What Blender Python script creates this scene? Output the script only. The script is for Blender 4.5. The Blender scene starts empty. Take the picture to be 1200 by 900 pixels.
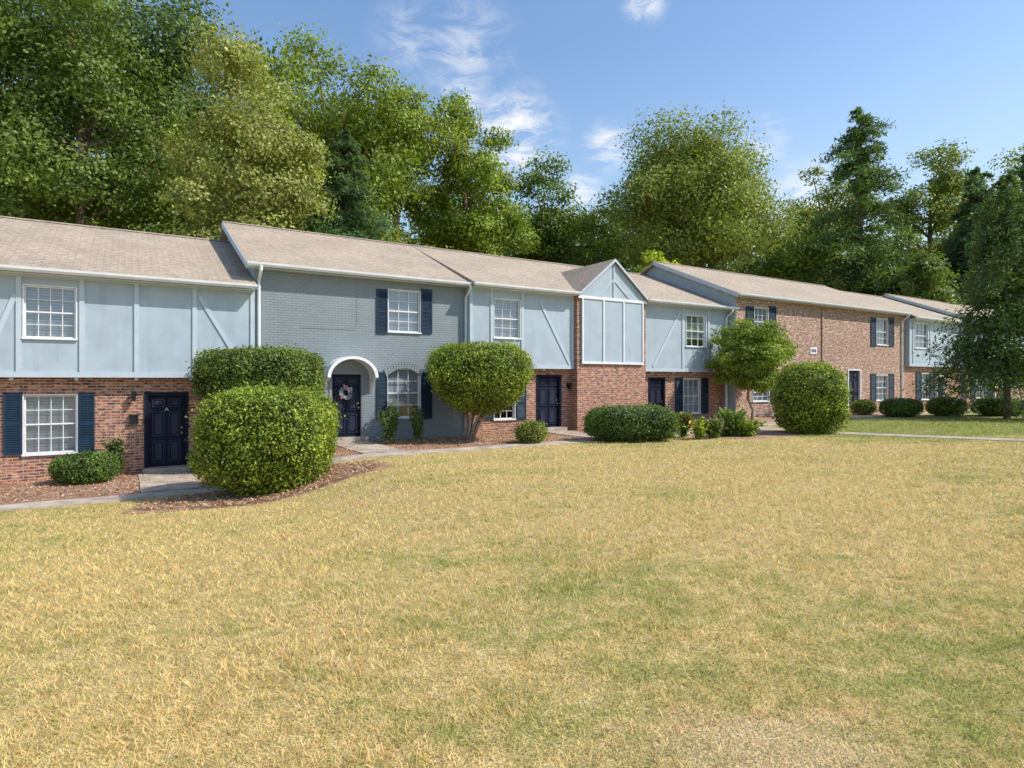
import bpy, math, random
import numpy as np
from mathutils import Vector
random.seed(7); RNG=np.random.default_rng(7)
C=bpy.context.scene.collection
F=720.0; HZ=447.0; H=2.5
CT,ST=1150/math.hypot(1150,720),720/math.hypot(1150,720)
TH=math.atan2(ST,CT)
def W(u,D,z=0): return (u*CT-D*ST, u*ST+D*CT, z)
def UD(X,Y): return (X*CT+Y*ST, -X*ST+Y*CT)
def U(px,D):
    r=(px-600)/F; return D*(ST+CT*r)/(CT-ST*r)
def Zp(px,py,D):
    Y=ST*U(px,D)+CT*D; return H+(HZ-py)*Y/F
D0=19.27
KU=[-1e4,2.4,4.6,14,21,25,50,80,1e4]; KB=[0,0,.55,.57,.64,.80,.82,.85,.9]
def gfun(u,D):
    u=np.asarray(u,float); D=np.asarray(D,float)
    b=(np.interp(u-.5,KU,KB)+np.interp(u,KU,KB)+np.interp(u+.5,KU,KB))/3
    t=np.clip((D0-D-4)/12,0,1); t=t*t*(3-2*t)
    return b+(.92-b)*t
def gz(X,Y):
    u,D=UD(X,Y); return float(gfun(u,D))
def hit(px,py):
    r=(px-600)/F; k=(HZ-py)/F; Y=2.0
    while Y<150:
        if H+k*Y<=gz(r*Y,Y): break
        Y+=.04
    return (r*Y,Y,gz(r*Y,Y))
# ---------------------------------------------------------------- materials
def mat(name):
    m=bpy.data.materials.new(name); m.use_nodes=True; nt=m.node_tree
    for n in list(nt.nodes): nt.nodes.remove(n)
    o=nt.nodes.new('ShaderNodeOutputMaterial'); p=nt.nodes.new('ShaderNodeBsdfPrincipled')
    nt.links.new(p.outputs[0],o.inputs[0]); p.inputs['Roughness'].default_value=.7
    def N(t,**k):
        n=nt.nodes.new(t)
        for a,b in k.items():
            if a[0]=='_': n.inputs[int(a[1:])].default_value=b
            else: setattr(n,a,b)
        return n
    return m,nt,N,nt.links.new,p,o
def c4(c): return (c[0],c[1],c[2],1)
def mixc(N,L,fac,a,b,mode='MIX'):
    n=N('ShaderNodeMix',data_type='RGBA',blend_type=mode)
    if isinstance(fac,(int,float)): n.inputs[0].default_value=fac
    else: L(fac,n.inputs[0])
    for i,v in ((6,a),(7,b)):
        if isinstance(v,tuple): n.inputs[i].default_value=c4(v)
        else: L(v,n.inputs[i])
    return n.outputs[2]
def mth(N,L,op,a,b=None,c=None,clamp=False):
    n=N('ShaderNodeMath',operation=op,use_clamp=clamp)
    for i,v in enumerate((a,b,c)):
        if v is None: continue
        if isinstance(v,(int,float)): n.inputs[i].default_value=v
        else: L(v,n.inputs[i])
    return n.outputs[0]
def ramp(N,L,fac,p0,p1):
    n=N('ShaderNodeMapRange'); n.interpolation_type='SMOOTHSTEP'
    L(fac,n.inputs[0]); n.inputs[1].default_value=p0; n.inputs[2].default_value=p1
    return n.outputs[0]
def paint(name,col,rough=.55,var=.12,scale=3,bump=.1,bscale=60,metal=0,streak=0,spec=.5):
    m,nt,N,L,p,o=mat(name)
    tc=N('ShaderNodeTexCoord'); no=N('ShaderNodeTexNoise'); no.inputs['Scale'].default_value=scale; no.inputs['Detail'].default_value=6
    L(tc.outputs['Object'],no.inputs['Vector'])
    f=ramp(N,L,no.outputs[0],.3,.7)
    base=mixc(N,L,f,tuple(c*(1-var) for c in col),tuple(min(1,c*(1+var)) for c in col))
    if streak:
        mp=N('ShaderNodeMapping'); mp.inputs['Scale'].default_value=(5,5,.5); L(tc.outputs['Object'],mp.inputs[0])
        n3=N('ShaderNodeTexNoise'); n3.inputs['Scale'].default_value=1; n3.inputs['Detail'].default_value=5; L(mp.outputs[0],n3.inputs['Vector'])
        base=mixc(N,L,mth(N,L,'MULTIPLY',ramp(N,L,n3.outputs[0],.5,.75),streak),base,mixc(N,L,1.0,base,(.6,.62,.6),'MULTIPLY'))
    L(base,p.inputs['Base Color'])
    p.inputs['Roughness'].default_value=rough; p.inputs['Metallic'].default_value=metal; p.inputs['Specular IOR Level'].default_value=spec
    n2=N('ShaderNodeTexNoise'); n2.inputs['Scale'].default_value=bscale; L(tc.outputs['Object'],n2.inputs['Vector'])
    b=N('ShaderNodeBump'); b.inputs['Strength'].default_value=bump; b.inputs['Distance'].default_value=.01
    L(n2.outputs[0],b.inputs['Height']); L(b.outputs[0],p.inputs['Normal'])
    return m
def brick(name,c1,c2,mortar,bw=.215,rh=.075,ms=.009,bump=.5,roof=False,stain=.25,rough=.85,c3=None,c5=None):
    m,nt,N,L,p,o=mat(name)
    tc=N('ShaderNodeTexCoord'); s=N('ShaderNodeSeparateXYZ'); L(tc.outputs['Object'],s.inputs[0])
    cb=N('ShaderNodeCombineXYZ')
    if roof:
        L(s.outputs[0],cb.inputs[0]); L(s.outputs[1],cb.inputs[1])
    else:
        L(mth(N,L,'ADD',s.outputs[0],s.outputs[1]),cb.inputs[0]); L(s.outputs[2],cb.inputs[1])
    b=N('ShaderNodeTexBrick'); L(cb.outputs[0],b.inputs['Vector'])
    b.inputs['Color1'].default_value=c4(c1); b.inputs['Color2'].default_value=c4(c2); b.inputs['Mortar'].default_value=c4(mortar)
    b.inputs['Scale'].default_value=1; b.inputs['Mortar Size'].default_value=ms; b.inputs['Brick Width'].default_value=bw; b.inputs['Row Height'].default_value=rh
    b.inputs['Mortar Smooth'].default_value=.3
    def pn(sc,lo,hi,off):
        wn=N('ShaderNodeTexNoise'); wn.inputs['Scale'].default_value=sc; wn.inputs['Detail'].default_value=2
        mp=N('ShaderNodeMapping'); mp.inputs['Scale'].default_value=(1,2.5,1); mp.inputs['Location'].default_value=(off,off*2,0); L(cb.outputs[0],mp.inputs[0]); L(mp.outputs[0],wn.inputs['Vector'])
        return mth(N,L,'MULTIPLY',ramp(N,L,wn.outputs[0],lo,hi),mth(N,L,'SUBTRACT',1.0,b.outputs[1]))
    base=b.outputs[0]
    if c3: base=mixc(N,L,pn(5.5,.5,.58,0),base,c3)
    if c5: base=mixc(N,L,pn(4.7,.54,.62,7),base,c5)
    st=N('ShaderNodeTexNoise'); st.inputs['Scale'].default_value=.7; st.inputs['Detail'].default_value=8; st.inputs['Roughness'].default_value=.65; L(tc.outputs['Object'],st.inputs['Vector'])
    g=ramp(N,L,st.outputs[0],.35,.7)
    col=mixc(N,L,mth(N,L,'MULTIPLY',g,stain),base,mixc(N,L,1.0,base,(.45,.45,.46),'MULTIPLY'))
    L(col,p.inputs['Base Color']); p.inputs['Roughness'].default_value=rough
    bp=N('ShaderNodeBump'); bp.inputs['Strength'].default_value=bump; bp.inputs['Distance'].default_value=.012; bp.invert=True
    L(b.outputs[1],bp.inputs['Height']); L(bp.outputs[0],p.inputs['Normal'])
    return m
def leafmat(name,trans=.3,rough=.5):
    m,nt,N,L,p,o=mat(name)
    a=N('ShaderNodeAttribute',attribute_name='Col'); L(a.outputs[0],p.inputs['Base Color']); p.inputs['Roughness'].default_value=rough
    p.inputs['Specular IOR Level'].default_value=.3
    t=N('ShaderNodeBsdfTranslucent'); L(mixc(N,L,1.0,a.outputs[0],(1.5,1.6,.6),'MULTIPLY'),t.inputs[0])
    x=N('ShaderNodeMixShader'); x.inputs[0].default_value=trans; L(p.outputs[0],x.inputs[1]); L(t.outputs[0],x.inputs[2]); L(x.outputs[0],o.inputs[0])
    return m
def grassmat(name,blade):
    m,nt,N,L,p,o=mat(name)
    g=N('ShaderNodeNewGeometry'); s=N('ShaderNodeSeparateXYZ'); L(g.outputs['Position'],s.inputs[0])
    def ns(sc,det=4,ro=.55,sx=1,sy=1):
        mp=N('ShaderNodeMapping'); mp.inputs['Scale'].default_value=(sx,sy,0); L(g.outputs['Position'],mp.inputs[0])
        n=N('ShaderNodeTexNoise'); n.inputs['Scale'].default_value=sc; n.inputs['Detail'].default_value=det; n.inputs['Roughness'].default_value=ro; L(mp.outputs[0],n.inputs['Vector']); return n.outputs[0]
    big=ns(.24,4,.6,.7,1.3); mid=ns(1.3,7,.75,.8,1.3); fin=ns(7,5,.75); tiny=ns(70,2,.6)
    v=mth(N,L,'ADD',mth(N,L,'MULTIPLY',big,1.1),mth(N,L,'MULTIPLY',mid,1.15))
    v=mth(N,L,'ADD',v,mth(N,L,'MULTIPLY',fin,.75))
    near=mth(N,L,'MULTIPLY',ramp(N,L,s.outputs[1],8.0,3.0),ramp(N,L,s.outputs[0],-4.0,2.5))
    far=mth(N,L,'MULTIPLY',ramp(N,L,s.outputs[1],15.0,21.0),ramp(N,L,s.outputs[0],7.0,11.0))
    v=mth(N,L,'ADD',v,mth(N,L,'MULTIPLY',near,.12)); v=mth(N,L,'ADD',v,mth(N,L,'MULTIPLY',far,.38))
    gr=mth(N,L,'MULTIPLY',ramp(N,L,v,1.46,1.90),.92)
    straw=mixc(N,L,ramp(N,L,fin,.3,.7),(.93,.73,.36),(.71,.53,.22))
    green=mixc(N,L,ramp(N,L,fin,.3,.7),(.26,.33,.06),(.48,.50,.15))
    col=mixc(N,L,gr,straw,green)
    bare=ramp(N,L,ns(.5,7,.75,.8,1.8),.57,.68)
    vd=N('ShaderNodeVectorMath',operation='DISTANCE'); mp=N('ShaderNodeMapping'); mp.inputs['Scale'].default_value=(.7,1.3,0); L(g.outputs['Position'],mp.inputs[0]); L(mp.outputs[0],vd.inputs[0]); vd.inputs[1].default_value=(1.12*.7,2.62*1.3,0)
    pd=mth(N,L,'ADD',vd.outputs['Value'],mth(N,L,'MULTIPLY',mth(N,L,'SUBTRACT',mid,.5),1.3))
    bare=mth(N,L,'MAXIMUM',mth(N,L,'MULTIPLY',bare,.55),mth(N,L,'MULTIPLY',ramp(N,L,pd,.6,.15),.8))
    col=mixc(N,L,bare,col,(.85,.65,.38))
    if blade:
        a=N('ShaderNodeAttribute',attribute_name='Col'); col=mixc(N,L,1.0,col,a.outputs[0],'MULTIPLY')
    else:
        col=mixc(N,L,1.0,col,mixc(N,L,ramp(N,L,tiny,.3,.7),(.34,.34,.32),(.8,.8,.78)),'MULTIPLY')  # ground colour darkened in specks to stand for shaded gaps between blades
        b=N('ShaderNodeBump'); b.inputs['Strength'].default_value=.7; b.inputs['Distance'].default_value=.02
        L(tiny,b.inputs['Height']); L(b.outputs[0],p.inputs['Normal'])
    L(col,p.inputs['Base Color']); p.inputs['Roughness'].default_value=.9; p.inputs['Specular IOR Level'].default_value=.15
    if blade:
        t=N('ShaderNodeBsdfTranslucent'); L(col,t.inputs[0])
        x=N('ShaderNodeMixShader'); x.inputs[0].default_value=.35; L(p.outputs[0],x.inputs[1]); L(t.outputs[0],x.inputs[2]); L(x.outputs[0],o.inputs[0])
    return m
def mulchmat():
    m,nt,N,L,p,o=mat('mulch')
    g=N('ShaderNodeNewGeometry')
    n=N('ShaderNodeTexNoise'); n.inputs['Scale'].default_value=22; n.inputs['Detail'].default_value=6; n.inputs['Roughness'].default_value=.8; L(g.outputs['Position'],n.inputs['Vector'])
    n2=N('ShaderNodeTexNoise'); n2.inputs['Scale'].default_value=1.3; n2.inputs['Detail'].default_value=3; L(g.outputs['Position'],n2.inputs['Vector'])
    a=mixc(N,L,ramp(N,L,n.outputs[0],.35,.68),(.18,.08,.05),(.55,.33,.22))
    L(mixc(N,L,mth(N,L,'MULTIPLY',ramp(N,L,n2.outputs[0],.4,.7),.5),a,(.57,.40,.28)),p.inputs['Base Color'])
    b=N('ShaderNodeBump'); b.inputs['Strength'].default_value=1; b.inputs['Distance'].default_value=.04; L(n.outputs[0],b.inputs['Height']); L(b.outputs[0],p.inputs['Normal']); p.inputs['Roughness'].default_value=.95
    return m
def glassmat():
    m,nt,N,L,p,o=mat('glass')
    gl=N('ShaderNodeBsdfGlossy'); gl.inputs['Roughness'].default_value=.03; gl.inputs[0].default_value=(.9,.95,1,1)
    tr=N('ShaderNodeBsdfTransparent'); tr.inputs[0].default_value=(.56,.60,.66,1)
    lw=N('ShaderNodeLayerWeight'); lw.inputs[0].default_value=.35
    f=mth(N,L,'ADD',mth(N,L,'MULTIPLY',lw.outputs[0],.5),.10)
    x=N('ShaderNodeMixShader'); L(f,x.inputs[0]); L(tr.outputs[0],x.inputs[1]); L(gl.outputs[0],x.inputs[2]); L(x.outputs[0],o.inputs[0])
    return m
def blindmat(name,a,b_):
    m,nt,N,L,p,o=mat(name)
    tc=N('ShaderNodeTexCoord'); s=N('ShaderNodeSeparateXYZ'); L(tc.outputs['Object'],s.inputs[0])
    f=mth(N,L,'FRACT',mth(N,L,'MULTIPLY',s.outputs[2],14.0))
    L(mixc(N,L,ramp(N,L,f,.6,.95),a,b_),p.inputs['Base Color']); return m
M=dict(
 blue=paint('blue_paint',(.38,.45,.505),.7,.06,2,.3,45,streak=.25), bluetrim=paint('blue_trim',(.46,.53,.58),.6,.05,3,.1),
 white=paint('white_paint',(.78,.79,.79),.45,.06), navy=paint('navy_shutter',(.012,.034,.065),.5,.2,spec=.3), door=paint('door_paint',(.010,.013,.030),.6,.15,spec=.15),
 panel=paint('door_panel_paint',(.020,.026,.050),.5,.15,spec=.3),
 brick=brick('red_brick',(.50,.20,.105),(.28,.10,.055),(.50,.43,.36),c3=(.12,.055,.045),c5=(.60,.31,.18)),
 tan=brick('tan_brick',(.53,.28,.17),(.31,.15,.095),(.56,.48,.40),c3=(.14,.08,.065),c5=(.70,.46,.31)),
 gray=brick('painted_brick',(.225,.265,.285),(.25,.29,.31),(.185,.22,.235),stain=.15,rough=.7,bump=.6),
 roof=brick('shingles',(.47,.37,.275),(.41,.32,.235),(.28,.22,.165),bw=.32,rh=.15,ms=.010,roof=True,stain=.35,c3=(.335,.265,.195),c5=(.51,.41,.31)),
 concrete=paint('concrete',(.42,.345,.275),.9,.25,2.5,.4,70), black=paint('black_metal',(.015,.015,.017),.4,.1,metal=.3),
 brass=paint('brass',(.6,.42,.16),.3,.1,metal=.9), bark=paint('bark',(.16,.12,.09),.9,.35,4,.8,25), barkl=paint('bark_light',(.34,.27,.2),.9,.25,8,.8,40),
 leaf=leafmat('foliage'), lawn=grassmat('lawn_ground',False), blades=grassmat('grass_blades',True), mulch=mulchmat(),
 glass=glassmat(), blind=blindmat('blind',(.84,.84,.82),(.50,.51,.52)),
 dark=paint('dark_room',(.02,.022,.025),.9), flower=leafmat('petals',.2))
# ---------------------------------------------------------------- mesh helpers
class MB:
    def __init__(s): s.v=[]; s.f=[]
    def poly(s,pts):
        i=len(s.v); s.v+=[tuple(p) for p in pts]; s.f.append(tuple(range(i,i+len(pts))))
    def box(s,x0,x1,y0,y1,z0,z1):
        i=len(s.v)
        s.v+=[(x0,y0,z0),(x1,y0,z0),(x1,y1,z0),(x0,y1,z0),(x0,y0,z1),(x1,y0,z1),(x1,y1,z1),(x0,y1,z1)]
        s.f+=[tuple(i+k for k in q) for q in ((0,3,2,1),(4,5,6,7),(0,1,5,4),(1,2,6,5),(2,3,7,6),(3,0,4,7))]
        return s
    def prism(s,pts,a,b,axis='y'):
        n=len(pts); i=len(s.v)
        def q(p,t): return (p[0],t,p[1]) if axis=='y' else (t,p[0],p[1])
        s.v+=[q(p,a) for p in pts]+[q(p,b) for p in pts]
        s.f.append(tuple(range(i,i+n))); s.f.append(tuple(reversed(range(i+n,i+2*n))))
        for k in range(n):
            k2=(k+1)%n; s.f.append((i+k,i+n+k,i+n+k2,i+k2))
        return s
    def bar(s,x0,z0,x1,z1,w,ya,yb):
        dx,dz=x1-x0,z1-z0; l=math.hypot(dx,dz); nx,nz=-dz/l*w/2,dx/l*w/2
        return s.prism([(x0+nx,z0+nz),(x1+nx,z1+nz),(x1-nx,z1-nz),(x0-nx,z0-nz)],ya,yb)
    def tube(s,pts,rad,n=8):
        base=len(s.v); pts=[Vector(p) for p in pts]
        for k,p in enumerate(pts):
            t=(pts[min(k+1,len(pts)-1)]-pts[max(k-1,0)]).normalized()
            a=t.cross(Vector((.3,1,.1))).normalized(); b=t.cross(a)
            r=rad[k] if isinstance(rad,(list,tuple)) else rad
            for j in range(n):
                g=2*math.pi*j/n; s.v.append(tuple(p+a*math.cos(g)*r+b*math.sin(g)*r))
        for k in range(len(pts)-1):
            for j in range(n):
                j2=(j+1)%n; s.f.append((base+k*n+j,base+k*n+j2,base+(k+1)*n+j2,base+(k+1)*n+j))
        s.f.append(tuple(base+j for j in reversed(range(n)))); e=base+(len(pts)-1)*n; s.f.append(tuple(e+j for j in range(n)))
        return s
    def build(s,name,m,parent=None,org=(0,0,0),smooth=False):
        me=bpy.data.meshes.new(name); me.from_pydata([(a-org[0],b-org[1],c-org[2]) for a,b,c in s.v],[],s.f)
        me.materials.append(m)
        import bmesh
        bm=bmesh.new(); bm.from_mesh(me); bmesh.ops.recalc_face_normals(bm,faces=bm.faces)
        bm.to_mesh(me); bm.free()
        if smooth: me.polygons.foreach_set('use_smooth',[True]*len(me.polygons))
        o=bpy.data.objects.new(name,me); C.objects.link(o)
        if parent: o.parent=parent
        return o
def tag(o,label=None,cat=None,group=None,kind=None):
    if label: o['label']=label
    if cat: o['category']=cat
    if group: o['group']=group
    if kind: o['kind']=kind
    return o
def empty(name,loc,rz=0):
    o=bpy.data.objects.new(name,None); C.objects.link(o); o.location=loc; o.rotation_euler=(0,0,rz); o.empty_display_size=.3; return o
def norm(a): return a/np.maximum(np.linalg.norm(a,axis=1,keepdims=True),1e-9)
def npmesh(name,V,faces_flat,nper,cols,m,parent=None,extra=None):
    nf=len(faces_flat)//nper; me=bpy.data.meshes.new(name)
    if extra is not None:
        V2,F2,c2=extra; off=len(V); V=np.vstack([V,V2]); cols=np.vstack([cols,np.tile(np.array(c2),(len(V2),1))])
        faces_flat=np.concatenate([faces_flat,(np.array(F2)+off).ravel()]); nf+=len(F2)
    me.vertices.add(len(V)); me.vertices.foreach_set('co',V.astype(np.float32).ravel())
    me.loops.add(len(faces_flat)); me.loops.foreach_set('vertex_index',faces_flat.astype(np.int32))
    me.polygons.add(nf); me.polygons.foreach_set('loop_start',(np.arange(nf)*nper).astype(np.int32))
    me.update(calc_edges=True)
    at=me.color_attributes.new('Col','FLOAT_COLOR','POINT')
    at.data.foreach_set('color',np.hstack([cols,np.ones((len(cols),1))]).astype(np.float32).ravel())
    me.materials.append(m); o=bpy.data.objects.new(name,me); C.objects.link(o)
    if parent: o.parent=parent
    return o
def leaves(name,P,Nn,size,col,m,parent=None,asp=.6,extra=None):
    n=len(P); size=np.asarray(size).reshape(-1,1)*np.ones((n,1))
    t1=np.cross(Nn,RNG.normal(size=(n,3))); t1=norm(t1)
    t2=norm(np.cross(Nn,t1))
    V=np.stack([P+t1*size,P+t2*size*asp,P-t1*size,P-t2*size*asp],1).reshape(-1,3)
    return npmesh(name,V,np.arange(4*n),4,np.repeat(np.clip(col,0,1),4,axis=0),m,parent,extra)
def snoise(P,f,seed=0):
    r=np.random.default_rng(seed); v=0
    for k in range(6):
        d=r.normal(size=3); d/=np.linalg.norm(d); v=v+np.sin(P@d*f*(.7+.25*k)+r.uniform(0,6.28))
    return v/6
# ---------------------------------------------------------------- terrain
ax=np.concatenate([[-1500,-700,-350,-180,-100,-60,-40],np.arange(-28,80,.4),[85,95,120,160,250,450,900,1800]])
ay=np.concatenate([[-300,-120,-60,-30,-15,-8],np.arange(-4,24,.4),[25,28,32,40,55,80,120,200,400,900,1800]])
A,B=np.meshgrid(ax,ay,indexing='ij'); Z=gfun(A,B)
X=A*CT-B*ST; Y=A*ST+B*CT
V=np.stack([X,Y,Z],-1).reshape(-1,3); na,nb=len(ax),len(ay)
idx=np.arange(na*nb).reshape(na,nb)
Fq=np.stack([idx[:-1,:-1],idx[1:,:-1],idx[1:,1:],idx[:-1,1:]],-1).reshape(-1)
g=npmesh('ground',V,Fq,4,np.ones((len(V),3)),M['lawn']); tag(g,kind='structure',label='dry yellow green lawn rising gently to the townhouses')
g.data.polygons.foreach_set('use_smooth',[True]*len(g.data.polygons))
def slab(name,pts2,m,off,kind='structure',label=None,skirt=.1):
    f,ns,nt=pts2; mb=MB()
    for i in range(ns+1):
        for j in range(nt+1):
            u,D=f(i/ns,j/nt); e=off(i/ns,j/nt) if callable(off) else off
            mb.v.append(W(u,D,float(gfun(u,D))+e))
    q=lambda i,j:i*(nt+1)+j
    for i in range(ns):
        for j in range(nt): mb.f.append((q(i,j),q(i+1,j),q(i+1,j+1),q(i,j+1)))
    ring=[q(i,0) for i in range(ns+1)]+[q(ns,j) for j in range(1,nt+1)]+[q(i,nt) for i in range(ns-1,-1,-1)]+[q(0,j) for j in range(nt-1,0,-1)]
    base=len(mb.v); mb.v+=[(mb.v[k][0],mb.v[k][1],mb.v[k][2]-skirt) for k in ring]; n=len(ring)
    for k in range(n): mb.f.append((ring[k],ring[(k+1)%n],base+(k+1)%n,base+k))
    o=mb.build(name,m,smooth=False); tag(o,label,None,None,kind); return o
def rect(u0,u1,v0,v1,wob=0):
    def f(s,t):
        u=u0+(u1-u0)*s; v=v0+(v1-v0)*t
        if wob: v+=t*wob*(math.sin(u*1.1)+.6*math.sin(u*2.7+1))
        return u,D0-v
    return f,max(2,int(abs(u1-u0)/.4)),max(2,int(abs(v1-v0)/.4))
def disc(cu,cv,ru,rv,seed=0):
    def f(s,t):
        a=2*math.pi*s; k=.02+.98*t; w=1+.07*math.sin(3*a+seed)+.05*math.sin(5*a+2*seed)
        return cu+ru*k*w*math.cos(a),D0-(cv+rv*k*w*math.sin(a))
    return f,48,8
slab('mulch_bed',rect(-14,20.2,-.3,3.35,.05),M['mulch'],.02,label='reddish brown mulch bed along the townhouse fronts')
slab('mulch_bed',rect(22.2,75,-1.2,2.6,.2),M['mulch'],.02,label='mulch bed in front of the far tan brick row')
slab('walkway',rect(-14,20.2,3.42,4.08),M['concrete'],.03,label='concrete walk running along the row of townhouses')
slab('walkway',rect(20.6,21.4,1.0,24),M['concrete'],.02,label='concrete walk crossing the lawn at right')
slab('walkway',rect(21.95,75,2.9,3.6),M['concrete'],.03,label='concrete walk along the far row')
DISCS=[(2.6,5.4,2.55,1.3),(18.9,5.4,2.4,1.35)]
for i,(a,b,c,d) in enumerate(DISCS):
    slab('mulch_bed',disc(a,b,c,d,i),M['mulch'],lambda s,t:.06-.045*t,label=['mulch island under the big round bush','mulch island at the big bush before the tan brick house'][i])
d1=U(192,19.4); d2=U(406,D0); d3=U(642,D0)
for (c,w,v1,t) in ((d1,.6,3.38,'left door with the letter'),(d2,.6,3.38,'arched doorway with the wreath'),(d3,.55,3.38,'door left of the gabled bay')):
    slab('walkway',rect(c-w,c+w,.25,v1),M['concrete'],.05,label='short concrete walk to the '+t)
# ---------------------------------------------------------------- houses
def front_wall(mb,u0,u1,z0,z1,y,holes,dep=.16):
    us=sorted(set([u0,u1]+[h[0] for h in holes]+[h[1] for h in holes])); zs=sorted(set([z0,z1]+[h[2] for h in holes]+[h[3] for h in holes]))
    us=[a for a in us if u0<=a<=u1]; zs=[a for a in zs if z0<=a<=z1]
    for a,b in zip(us[:-1],us[1:]):
        for c,d in zip(zs[:-1],zs[1:]):
            m=((a+b)/2,(c+d)/2)
            if any(h[0]<m[0]<h[1] and h[2]<m[1]<h[3] for h in holes): continue
            mb.poly([(a,y,c),(b,y,c),(b,y,d),(a,y,d)])
    for a,b,c,d in holes:
        for q in (((a,y,c),(a,y,d),(a,y+dep,d),(a,y+dep,c)),((b,y,c),(b,y+dep,c),(b,y+dep,d),(b,y,d)),((a,y,d),(b,y,d),(b,y+dep,d),(a,y+dep,d)),((a,y,c),(a,y+dep,c),(b,y+dep,c),(b,y,c))): mb.poly(q)
WN=[0]
def window(B,u0,u1,z0,z1,y,cols=3,rows=2,blind='blind'):
    WN[0]+=1; drop=(.62,1.0,1.0,.78,1.0)[WN[0]%5]
    w=MB(); t=.035; a,b=y+.04,y+.11
    w.box(u0,u0+t,a,b,z0,z1).box(u1-t,u1,a,b,z0,z1).box(u0+t,u1-t,a,b,z0,z0+t).box(u0+t,u1-t,a,b,z1-t,z1)
    zm=(z0+z1)/2; w.box(u0+t,u1-t,a+.005,b-.005,zm-.018,zm+.018)
    fr=B('window',w,'white')
    mu=MB()
    for k in range(1,cols):
        x=u0+t+(u1-u0-2*t)*k/cols; mu.box(x-.008,x+.008,a+.018,a+.042,z0+t,z1-t)
    for (p,q) in ((z0+t,zm-.018),(zm+.018,z1-t)):
        for k in range(1,rows):
            zz=p+(q-p)*k/rows; mu.box(u0+t,u1-t,a+.02,a+.04,zz-.008,zz+.008)
    B('muntin',mu,'white',fr)
    g=MB(); g.poly([(u0+t,a+.045,z0+t),(u1-t,a+.045,z0+t),(u1-t,a+.045,z1-t),(u0+t,a+.045,z1-t)]); B('pane',g,'glass',fr)
    bl=MB(); zl=z0+.01+(1-drop)*(z1-z0); bl.poly([(u0+.01,y+.15,zl),(u1-.01,y+.15,zl),(u1-.01,y+.15,z1-.01),(u0+.01,y+.15,z1-.01)]); B('blind',bl,blind,fr)
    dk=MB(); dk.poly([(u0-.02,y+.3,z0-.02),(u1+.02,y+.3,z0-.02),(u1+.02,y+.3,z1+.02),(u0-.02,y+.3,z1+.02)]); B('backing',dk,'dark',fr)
    s=MB(); s.box(u0-.04,u1+.04,y-.06,y+.045,z0-.045,z0-.002); B('sill',s,'white',fr)
    c=MB(); e=.025; c.box(u0-e,u0-.002,y-.025,y+.02,z0,z1+e).box(u1+.002,u1+e,y-.025,y+.02,z0,z1+e).box(u0-.002,u1+.002,y-.025,y+.02,z1+.002,z1+e); B('casing',c,'white',fr)
    return fr
def shutter(B,u0,u1,z0,z1,y):
    s=MB(); t=.05; a,b=y-.045,y-.004
    s.box(u0,u0+t,a,b,z0,z1).box(u1-t,u1,a,b,z0,z1)
    zs=[z0,(z0+z1)/2-.04,z1-.08]
    for z in zs: s.box(u0+t,u1-t,a,b,z,z+.08)
    s.box(u0+t,u1-t,a+.025,b,z0+.08,z1-.08)
    z=z0+.1
    while z<z1-.11:
        if not(zs[1]-.03<z<zs[1]+.08):
            s.prism([(a+.004,z),(a+.028,z+.028),(a+.028,z+.018),(a+.008,z-.006)],u0+t,u1-t,'x')
        z+=.045
    return B('shutter',s,'navy')
def door(B,u0,u1,z0,z1,y,casing='white'):
    s=MB(); s.box(u0+.03,u1-.03,y+.09,y+.13,z0+.02,z1-.02); w=(u1-u0-.06); cx=(u0+u1)/2; h=z1-z0
    d=B('door',s,'door')
    for sg in (-1,1):
        xa,xb=sorted((cx+sg*.05,cx+sg*(w/2-.1)))
        for (p,q) in ((.06,.36),(.42,.76),(.82,.94)):
            pn=MB(); za,zb=z0+h*p,z0+h*q
            for t in ((xa,xa+.03,za,zb),(xb-.03,xb,za,zb),(xa+.03,xb-.03,za,za+.03),(xa+.03,xb-.03,zb-.03,zb)):
                pn.box(t[0],t[1],y+.06,y+.09,t[2],t[3])
            pn.box(xa+.06,xb-.06,y+.07,y+.09,za+.06,zb-.06)
            B('door_panel',pn,'panel',d)
    k=MB(); kz=z0+h*.46; k.tube([(u1-.1,y+.09,kz),(u1-.1,y+.05,kz),(u1-.1,y+.035,kz),(u1-.1,y+.01,kz)],[.012,.014,.032,.02],10); B('door_knob',k,'brass',d)
    k=MB(); k.tube([(u1-.1,y+.09,kz+.14),(u1-.1,y+.072,kz+.14)],.026,10); B('door_lock',k,'brass',d)
    f=MB(); e=.06; f.box(u0-.0,u0+.028,y-.02,y+.12,z0,z1).box(u1-.028,u1,y-.02,y+.12,z0,z1).box(u0+.028,u1-.028,y-.02,y+.12,z1-.018,z1)
    f.box(u0-e,u0-.002,y-.03,y+.02,z0,z1+e).box(u1+.002,u1+e,y-.03,y+.02,z0,z1+e).box(u0-.002,u1+.002,y-.03,y+.02,z1+.002,z1+e)
    B('door_frame',f,casing,d)
    th=MB(); th.box(u0-.1,u1+.1,y-.35,y+.08,z0-.14,z0-.002); B('door_step',th,'concrete',None)
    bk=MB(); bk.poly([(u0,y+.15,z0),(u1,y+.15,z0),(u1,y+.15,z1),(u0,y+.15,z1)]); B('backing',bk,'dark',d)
    return d
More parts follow.
